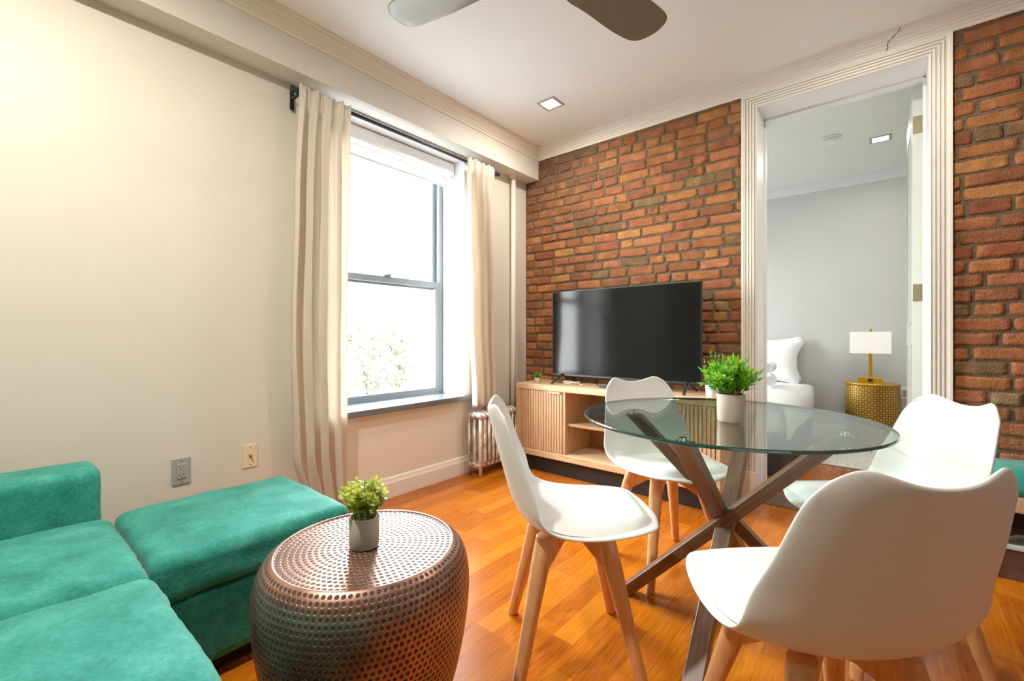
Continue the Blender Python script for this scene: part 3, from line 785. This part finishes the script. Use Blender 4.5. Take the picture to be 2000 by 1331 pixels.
def make_chair():
    t = thing('dining_chair', '', 'chair')
    NV = 16; m = MB(); G = []
    for i, r in enumerate(ROWS):
        row = []
        for j in range(NV+1):
            v = -1+2*j/NV
            p = chair_pt(r, v)
            if i >= len(ROWS)-3:                      # ears: top edge drops off at the outer corners
                k = (i-(len(ROWS)-4))/3
                p.z += k*(.022*math.exp(-((abs(v)-.72)/.34)**2) - .034*max(0, (abs(v)-.70)/.30)**2.2)
            if i <= 1: p.y -= .030*abs(v)**4*(2-i)/2
            row.append(m.b.verts.new(p))
        G.append(row)
    for a, b in zip(G, G[1:]):
        for j in range(NV): m.face([a[j], b[j], b[j+1], a[j+1]])
    o = m.done('shell', t, M['plastic'], smooth=True, fixn=False)
    q = o.modifiers.new('solid', 'SOLIDIFY'); q.thickness = .011; q.offset = -1
    q = o.modifiers.new('sub', 'SUBSURF'); q.levels = 2; q.render_levels = 2
    # seat pad
    m = MB(); top = []; bot = []; rows = ROWS[2:9]
    NP = 12; g = []
    for i in range(NP+1):
        u = i/NP; f = u*(len(rows)-1); k = min(len(rows)-2, int(f)); f -= k
        row = [a*(1-f)+b*f for a, b in zip(rows[k], rows[k+1])]; row = (row[0]-.004, row[1], row[2]*.90, row[3], row[4]); rr = []
        cu = 1-abs(2*u-1)**4
        for j in range(NP+1):
            v = -1+2*j/NP; lim = .80+.20*(1-abs(2*u-1)**3.0)
            p = chair_pt(row, v*lim); p.z += -.003+.030*(cu**.45)*((1-abs(v)**5)**.45)
            rr.append(m.b.verts.new(p))
        g.append(rr)
    for a, b in zip(g, g[1:]):
        for j in range(NP): m.face([a[j], b[j], b[j+1], a[j+1]])
    o = m.done('seat_pad', t, M['pad'], smooth=True, fixn=False)
    q = o.modifiers.new('sub', 'SUBSURF'); q.levels = 2; q.render_levels = 2
    # wooden undercarriage
    m = MB()
    for sx in (-1, 1):
        a = Vector((sx*.112, .098, 0)); b = Vector((-sx*.112, -.098, 0)); d = (b-a).normalized(); s = Vector((-d.y, d.x, 0))*.019
        rings = []
        for u, zl, zh in ((0, .335, .428), (.10, .352, .430), (.28, .386, .434), (.5, .398, .437), (.72, .386, .434), (.90, .352, .430), (1, .335, .428)):
            p = a+(b-a)*u; rings.append([(p.x-s.x, p.y-s.y, zl), (p.x+s.x, p.y+s.y, zl), (p.x+s.x, p.y+s.y, zh), (p.x-s.x, p.y-s.y, zh)])
        m.loft(rings)
    m.box(-.05, .05, -.05, .05, .405, .440)
    m.done('leg_brace', t, M['beech'], bevel=.004)
    for sx in (-1, 1):
        for sy in (-1, 1):
            m = MB(); rings = []; ang = math.atan2(sy*.098, sx*.112)
            for u, r in ((0, .0155), (.02, .0175), (.5, .0215), (.82, .027), (1, .027)):
                p = Vector((sx*(.2-.096*u), sy*(.188-.096*u), .432*u))
                rings.append([p+Vector((cos(ang+k*pi/8+pi/16), sin(ang+k*pi/8+pi/16), 0))*r*(1/max(abs(cos(k*pi/8+pi/16)), abs(sin(k*pi/8+pi/16))))**.45 for k in range(16)])
            m.loft(rings); m.done('leg', t, M['beech'], smooth=True, bevel=.002)
    return t
ch = make_chair(); ch['group'] = 'white chairs around the glass table'
CH = [((1.665, -1.883), 41.3, 'white shell chair on beech legs nearest the copper drum table'),
      ((1.695, -1.126), -33.8, 'white shell chair between the glass table and the oak console'),
      ((2.457, -1.162), 212.5, 'white shell chair on the doorway side of the glass table'),
      ((2.362, -2.000), 133.6, 'white shell chair in the foreground with its back turned')]
for i, ((x, y), a, lb) in enumerate(CH):
    rz = rad(a-90)
    if i == 0: ch.location = (x, y, 0); ch.rotation_euler = (0, 0, rz); ch['label'] = lb
    else: dup(ch, (x, y, 0), rz, lb)

# ------------------------------------------------------------------ bench by the brick wall (right)
BX0, BX1, BY0, BY1 = 2.80, 3.56, -.315, -.03
t = thing('storage_bench', 'dark wooden shoe bench with green cushion top by the brick wall', 'bench', ((BX0+BX1)/2, (BY0+BY1)/2, 0))
bo = (-(BX0+BX1)/2, -(BY0+BY1)/2)
def bb(name, x0, x1, y0, y1, z0, z1, mat, bev=.003): return MB().box(x0+bo[0], x1+bo[0], y0+bo[1], y1+bo[1], z0, z1).done(name, t, mat, bevel=bev)
bb('seat_frame', BX0, BX1, BY0, BY1, .295, .36, M['oakv'])
bb('side_panel', BX0, BX0+.03, BY0, BY1, 0, .295, M['bench']); bb('side_panel', BX1-.03, BX1, BY0, BY1, 0, .295, M['bench'])
bb('shelf', BX0+.03, BX1-.03, BY0, BY1, .133, .15, M['shelfgrey']); bb('plinth', BX0+.03, BX1-.03, BY0+.012, BY0+.04, 0, .133, M['bench']); bb('back_panel', BX0+.03, BX1-.03, BY1-.012, BY1, 0, .295, M['bench'])
soft_box((BX1-BX0)/2, (BY1-BY0)/2, .055, .03, .012, 20, .006, 77, 0, (0, 0, .417)).done('cushion', t, M['velvet'], smooth=True)

# ------------------------------------------------------------------ ceiling things
FC = (1.518, -1.866); FZ = 2.40
t = thing('ceiling_fan', 'three-bladed taupe ceiling fan mounted close under the ceiling', 'ceiling fan', (FC[0], FC[1], FZ))
m = MB(); m.lathe([(.001, .272), (.075, .272), (.08, .25), (.07, .20), (.045, .17)], 32); m.done('canopy', t, M['fan'], smooth=True)
m = MB(); m.lathe([(.045, .175), (.10, .15), (.125, .10), (.125, .02), (.10, -.02), (.05, -.035), (.001, -.036)], 40); m.done('motor_housing', t, M['fan'], smooth=True)
base_a = math.atan2(-1.24+1.866, 1.69-1.518)
for k in range(3):
    a = base_a+k*2*pi/3; R_ = Matrix.Rotation(a, 4, 'Z') @ Matrix.Rotation(rad(-7), 4, 'X')
    m = MB(); rings = []
    for i in range(41):
        u = (i/40)**.75; r = .10+.56*u; e_ = max(.02, 1-max(0, (u-.80)/.20)**3.4)**.5
        # leading edge bulges, the tip is rounded and cut on a slant
        lo = lerp([(0, -.045), (.22, -.085), (.6, -.102), (1, -.098)], u)*e_
        hi = lerp([(0, .045), (.25, .080), (.7, .094), (1, .086)], u)*e_
        cam = .012*sin(pi*u)
        rings.append([R_ @ Vector((r-.10*y*u**6, y, zz+cam-.012*(y/.1)**2)) for y, zz in ((lo, -.003), (lo*.5, -.004), ((lo+hi)/2, -.004), (hi*.5, -.004), (hi, -.003), (hi, .003), (hi*.5, .004), ((lo+hi)/2, .004), (lo*.5, .004), (lo, .003))])
    m.loft(rings); bl_ = m.done('blade', t, M['fan'], smooth=True, bevel=.0015)
    m = MB(); m.box(.06, .17, -.03, .03, .004, .010, R_); m.done('blade_bracket', bl_, M['fan'], bevel=.002)

LIGHTS = []
def downlight(x, y, label, group=None, energy=60, z=ZC, col=(1, .90, .77)):
    t = thing('recessed_downlight', label, 'downlight', (x, y, z), 0, group)
    m = MB(); s, q = .070, .052
    for a in ((-s, s, -s, -q), (-s, s, q, s), (-s, -q, -q, q), (q, s, -q, q)): m.box(a[0], a[1], a[2], a[3], -.006, -.0005)
    m.done('bezel', t, M['greyplate'], bevel=.0015)
    m = MB(); m.box(-q, q, -q, q, -.003, -.001); m.done('diffuser', t, M['lens'])
    L = bpy.data.lights.new('downlight_lamp', 'AREA'); L.energy = energy; L.shape = 'SQUARE'; L.size = .10; L.color = col
    lo = bpy.data.objects.new('downlight_lamp', L); COL.objects.link(lo); lo.location = (x, y, z-.008)
G_ = 'recessed square downlights'
downlight(.689, -.60, 'square recessed downlight in the living room ceiling near the brick corner', G_, 16)
downlight(1.15, -3.2, 'unseen square downlight added above the green sofa', G_, 54)  # out of view; added to brighten the left wall
downlight(2.42, -.72, 'out-of-view square downlight added in front of the doorway', G_, 16)  # added source above the frame, lifts the brick wall
downlight(2.60, -2.75, 'unseen square downlight added behind the foreground chair', G_, .5)  # added fixture out of view, kept very dim
downlight(2.45, 1.59, 'square recessed downlight in the bedroom ceiling', G_, 9, col=(1, .95, .86))
downlight(1.2, 1.3, 'unseen square downlight added above the bed', G_, 7, col=(1, .95, .88))  # added out of view as extra bedroom light
t = thing('smoke_detector', 'round white smoke detector on the bedroom ceiling', 'smoke detector', (2.14, 1.31, ZC))
m = MB(); m.lathe([(.07, 0), (.07, -.012), (.062, -.014)], 32); m.done('base', t, M['whitetrim'], smooth=True, bevel=.002)
m = MB(); m.lathe([(.058, -.012), (.056, -.034), (.045, -.042), (.001, -.043)], 32); m.done('cover', t, M['whitetrim'], smooth=True)

# ------------------------------------------------------------------ bedroom
BXR, BYF = 1.86, .62
t = thing('bed', 'white-dressed bed on a charcoal base seen through the doorway', 'bed', (1.16, 1.55, 0))
bo2 = Vector((1.1, 1.55, 0))
MB().box(.36-1.1, BXR-.02-1.1, BYF+.04-1.55, 2.46-1.55, 0, .32).done('base', t, M['bedbase'], bevel=.02)
soft_box((BXR-.34)/2, (2.46-BYF)/2, .12, .07, .01, 26, .004, 4, 0, (.0, 1.54-1.55, .43)).done('mattress', t, M['linen'], smooth=True)
# duvet: draped sheet over top and right side
m = MB(); G = []
path = [(.34, .57)] + [(x, .572+.012*sin(x*9)) for x in [.4+.1*i for i in range(13)]] + [(1.70, .578), (1.79, .570), (1.85, .545), (1.885, .50), (1.893, .44), (1.893, .38), (1.888, .33), (1.884, .29)]
for j in range(61):
    y = BYF-.03+(2.10-BYF)*j/60; row = []
    for i, (x, z) in enumerate(path):
        n1 = noise.noise(Vector((x*5, y*4, z*5))); n2 = noise.noise(Vector((x*13, y*6, z*4+3)))
        side = max(0, min(1, (x-1.75)/.12))
        row.append(m.b.verts.new((x-1.1+side*(.018*n1+.010*n2), y-1.55, z+(1-side)*(.022*n1+.010*n2)+side*.02*noise.noise(Vector((y*3, 1, 1))))))
    G.append(row)
for a, b in zip(G, G[1:]):
    for i in range(len(path)-1): m.face([a[i], a[i+1], b[i+1], b[i]])
m.done('duvet', t, M['linen'], smooth=True, solid=.03, sub=1)
def pillow(label, loc, rot, hx=.34, hy=.24, hz=.085, seed=0):
    b = soft_box(hx, hy, hz, hz*.95, 0, 20, .006, seed)
    for v in b.b.verts:
        u, q = v.co.x/hx, v.co.y/hy; k = (1-abs(u)**3)*(1-abs(q)**3)
        v.co.z *= .18+.95*max(0, k)**.55
        c = abs(u)**3*abs(q)**3; v.co.x *= 1+.16*c-.10*(1-q*q)*u*u; v.co.y *= 1+.16*c-.10*(1-u*u)*q*q
    o = b.done('pillow', None, M['linen'], smooth=True); o.location = loc; o.rotation_euler = rot
    return tag(o, label, 'pillow', 'white pillows on the bed')
pillow('white pillow standing upright against the wall at the bed head', (1.46, 2.43, .80), (rad(80), 0, 0), .33, .23, .075, seed=1)
pillow('white pillow leaning in front with its pointed corner out', (1.49, 2.23, .79), (rad(68), 0, rad(-4)), .33, .23, .075, seed=9)
def towel(label, loc, rz):
    m = MB(); R0 = .052; n = 28
    half = [(R0*.10, .150), (R0*.18, .157), (R0*.28, .150), (R0*.40, .159), (R0*.50, .151), (R0*.62, .160), (R0*.72, .152), (R0*.86, .160), (R0*.96, .155), (R0, .145)]
    prof = [(r, x) for r, x in half]+[(R0*1.03, .05), (R0*1.02, -.05)]+[(r, -x) for r, x in half[::-1]]
    m.loft([[(x+.004*sin(a*2*pi/n*3), r*cos(2*pi*a/n)*(1+.05*noise.noise(Vector((x*18, a*.3, 2)))), r*.92*sin(2*pi*a/n)) for a in range(n)] for r, x in prof])
    o = m.done('rolled_towel', None, M['linen'], smooth=True); o.location = loc; o.rotation_euler = (0, 0, rz)
    return tag(o, label, 'towel', 'rolled white towels on the bed')
towel('rolled white towel on the bed below the other towel', (1.66, 1.56, .648), rad(100))
towel('rolled white towel lying on top of the lower towel', (1.645, 1.59, .758), rad(94))
NX, NY, NZ = 2.39, 2.22, .615
t = thing('nightstand', 'gold pierced-metal drum nightstand against the grey bedroom wall', 'nightstand', (NX, NY, 0))
def lat(prof, name, nu):
    n = 64; b = bmesh.new(); uvl = b.loops.layers.uv.new('UVMap'); L = 0; vv = [0]
    for a, c in zip(prof, prof[1:]): L += sqrt((a[0]-c[0])**2+(a[1]-c[1])**2); vv.append(L)
    rings = [[b.verts.new((r*cos(2*pi*k/n), r*sin(2*pi*k/n), z)) for k in range(n)] for r, z in prof]
    for i in range(len(prof)-1):
        for k in range(n):
            f = b.faces.new([rings[i][k], rings[i][(k+1) % n], rings[i+1][(k+1) % n], rings[i+1][k]]); f.smooth = True
            for lp, (u, q) in zip(f.loops, ((k, i), (k+1, i), (k+1, i+1), (k, i+1))): lp[uvl].uv = (u/n*nu, vv[q]/(2*pi*.205/nu))
    m = MB(); m.b.free(); m.b = b; return m.done(name, t, M['lattice'])
lat([(.191, .02), (.201, .10), (.208, .30), (.206, .48), (.201, NZ-.02)], 'body', 30)
m = MB(); m.lathe([(.196, NZ-.022), (.205, NZ-.02), (.207, NZ-.004), (.202, NZ), (.001, NZ)], 64); m.done('top', t, M['gold'], smooth=True, bevel=.002)
m = MB(); m.lathe([(.188, 0), (.195, .0), (.195, .022), (.188, .024)], 64); m.done('base_ring', t, M['gold'])
t = thing('table_lamp', 'gold table lamp with a white rectangular shade on the nightstand', 'lamp', (NX-.015, NY-.01, NZ))
MB().box(-.092, .092, -.05, .05, 0, .052).done('base', t, M['gold'], bevel=.003)
MB().box(-.018, .018, -.055, -.049, .008, .04).done('switch', t, M['black'], bevel=.002)
m = MB(); m.box(-.014, .014, -.014, .014, .052, .34); m.done('stem', t, M['gold'], bevel=.002)
m = MB(); a, b_ = .15, .085
for x0, x1, y0, y1 in ((-a, a, -b_, -b_+.004), (-a, a, b_-.004, b_), (-a, -a+.004, -b_+.004, b_-.004), (a-.004, a, -b_+.004, b_-.004)): m.box(x0, x1, y0, y1, .275, .475)
m.done('lamp_shade', t, M['shade'])
m = MB(); m.tube([(0, 0, .34), (0, 0, .50)], .004, 8); m.tube([(-.147, 0, .46), (.147, 0, .46)], .003, 6); m.lathe([(.012, .478), (.012, .502)], 12); m.done('finial', t, M['gold'])
# rug
m = MB(); G = []
for j in range(61):
    row = []
    for i in range(81):
        x = 1.93+1.0*i/80; y = 1.28+.66*j/60; e = min(i, 80-i, j*1.2, (60-j)*1.2)/4
        row.append(m.b.verts.new((x+.008*noise.noise(Vector((x*30, y*30, 1))), y, .004+min(1, e)*(.026+.016*noise.noise(Vector((x*60, y*25, 2)))+.014*sin(x*110+3*noise.noise(Vector((x*6, y*9, 5))))))))
    G.append(row)
for a, b in zip(G, G[1:]):
    for i in range(80): m.face([a[i], a[i+1], b[i+1], b[i]])
tag(m.done('rug', None, plain('cream_shag', (.74, .72, .66), .95, var=.15, scale=90, bump=.6), smooth=True), 'cream shaggy rug on the bedroom floor beside the bed', 'rug')

# ------------------------------------------------------------------ street outside
GZ = -3.2
struct(MB().box(-30, -.8, -30, 30, GZ-.2, GZ).done('ground', m=M['asphalt']))
t = thing('apartment_building', 'pale building across the street beyond the window', 'building', (-17, 2, GZ))
MB().box(-3, 0, -14, 16, 0, 5.2).done('wall', t, M['facade'])
for y in range(-6, 14, 2):
    for z in (1.0, 3.4): MB().box(-.02, .05, y-.45, y+.45, z, z+1.3).done('window', t, M['facadewin'])
def tree(label, x, y, h, r, seed):
    t = thing('street_tree', label, 'tree', (x, y, GZ))
    m = MB(); m.tube([(0, 0, 0), (.05, 0, h*.4), (0, .1, h*.7)], [.16, .12, .06], 8); m.done('trunk', t, M['bark'], smooth=True)
    rr = random.Random(seed); m = MB()
    for i in range(3500):
        d = Vector((rr.gauss(0, 1), rr.gauss(0, 1), rr.gauss(0, .8))).normalized()*r*rr.uniform(.45, 1)**.5
        leaf(m, Vector((0, 0, h*.75))+d, Vector((rr.gauss(0, 1), rr.gauss(0, 1), rr.gauss(0, 1))), Vector((0, 0, 1)), .20, .15, True)
    m.done('crown', t, M['tree'], fixn=False)
tree('leafy street tree outside the window on the left', -7.0, 1.2, 3.6, 1.35, 3)
tree('leafy street tree outside the window on the right', -9.5, 4.2, 4.6, 1.7, 4)

# ------------------------------------------------------------------ light and camera
W = bpy.data.worlds.new('sky'); S.world = W; W.use_nodes = True
nt_ = W.node_tree; nt_.nodes.clear()
bg = nt_.nodes.new('ShaderNodeBackground'); wo = nt_.nodes.new('ShaderNodeOutputWorld')
tc = nt_.nodes.new('ShaderNodeTexCoord'); sx = nt_.nodes.new('ShaderNodeSeparateXYZ'); rp = nt_.nodes.new('ShaderNodeValToRGB')
nt_.links.new(tc.outputs['Generated'], sx.inputs[0]); nt_.links.new(sx.outputs[2], rp.inputs[0]); nt_.links.new(rp.outputs[0], bg.inputs[0]); nt_.links.new(bg.outputs[0], wo.inputs[0])
rp.color_ramp.elements[0].color = (1, 1, .98, 1); rp.color_ramp.elements[1].color = (.80, .90, 1, 1)
bg.inputs[1].default_value = 42
def area(name, loc, rot, sx_, sy_, e, col=(1, 1, 1), portal=False):
    L = bpy.data.lights.new(name, 'AREA'); L.shape = 'RECTANGLE'; L.size = sx_; L.size_y = sy_; L.energy = e; L.color = col
    if portal: L.cycles.is_portal = True
    o = bpy.data.objects.new(name, L); COL.objects.link(o); o.location = loc; o.rotation_euler = rot; return o
area('window_portal', (-.31, (WY0+WY1)/2, (WZ0+WZ1)/2), (0, rad(-90), 0), WZ1-WZ0, WY1-WY0, 1, portal=True)

area('added_window_portal', (-.31, (V0+V1)/2, (VZ0+VZ1)/2), (0, rad(-90), 0), VZ1-VZ0, V1-V0, 1, portal=True)
cam = bpy.data.cameras.new('camera'); co = bpy.data.objects.new('camera', cam); COL.objects.link(co)
co.location = (2.47, -3.149, 1.05); co.rotation_euler = (rad(90), 0, math.atan2(.6414, .7672))
cam.sensor_width = 36; cam.lens = 868/2000*36; cam.shift_y = -8.5/2000; cam.clip_start = .03
S.camera = co
S.view_settings.view_transform = 'Standard'; S.view_settings.look = 'None'; S.view_settings.exposure = 0; S.view_settings.gamma = 1.13
cy = S.cycles
cy.use_denoising = True; cy.use_adaptive_sampling = True; cy.adaptive_threshold = .05; cy.adaptive_min_samples = 12; cy.max_bounces = 10; cy.diffuse_bounces = 5; cy.glossy_bounces = 4; cy.transparent_max_bounces = 16
cy.sample_clamp_indirect = 8; cy.caustics_reflective = False; cy.caustics_refractive = False
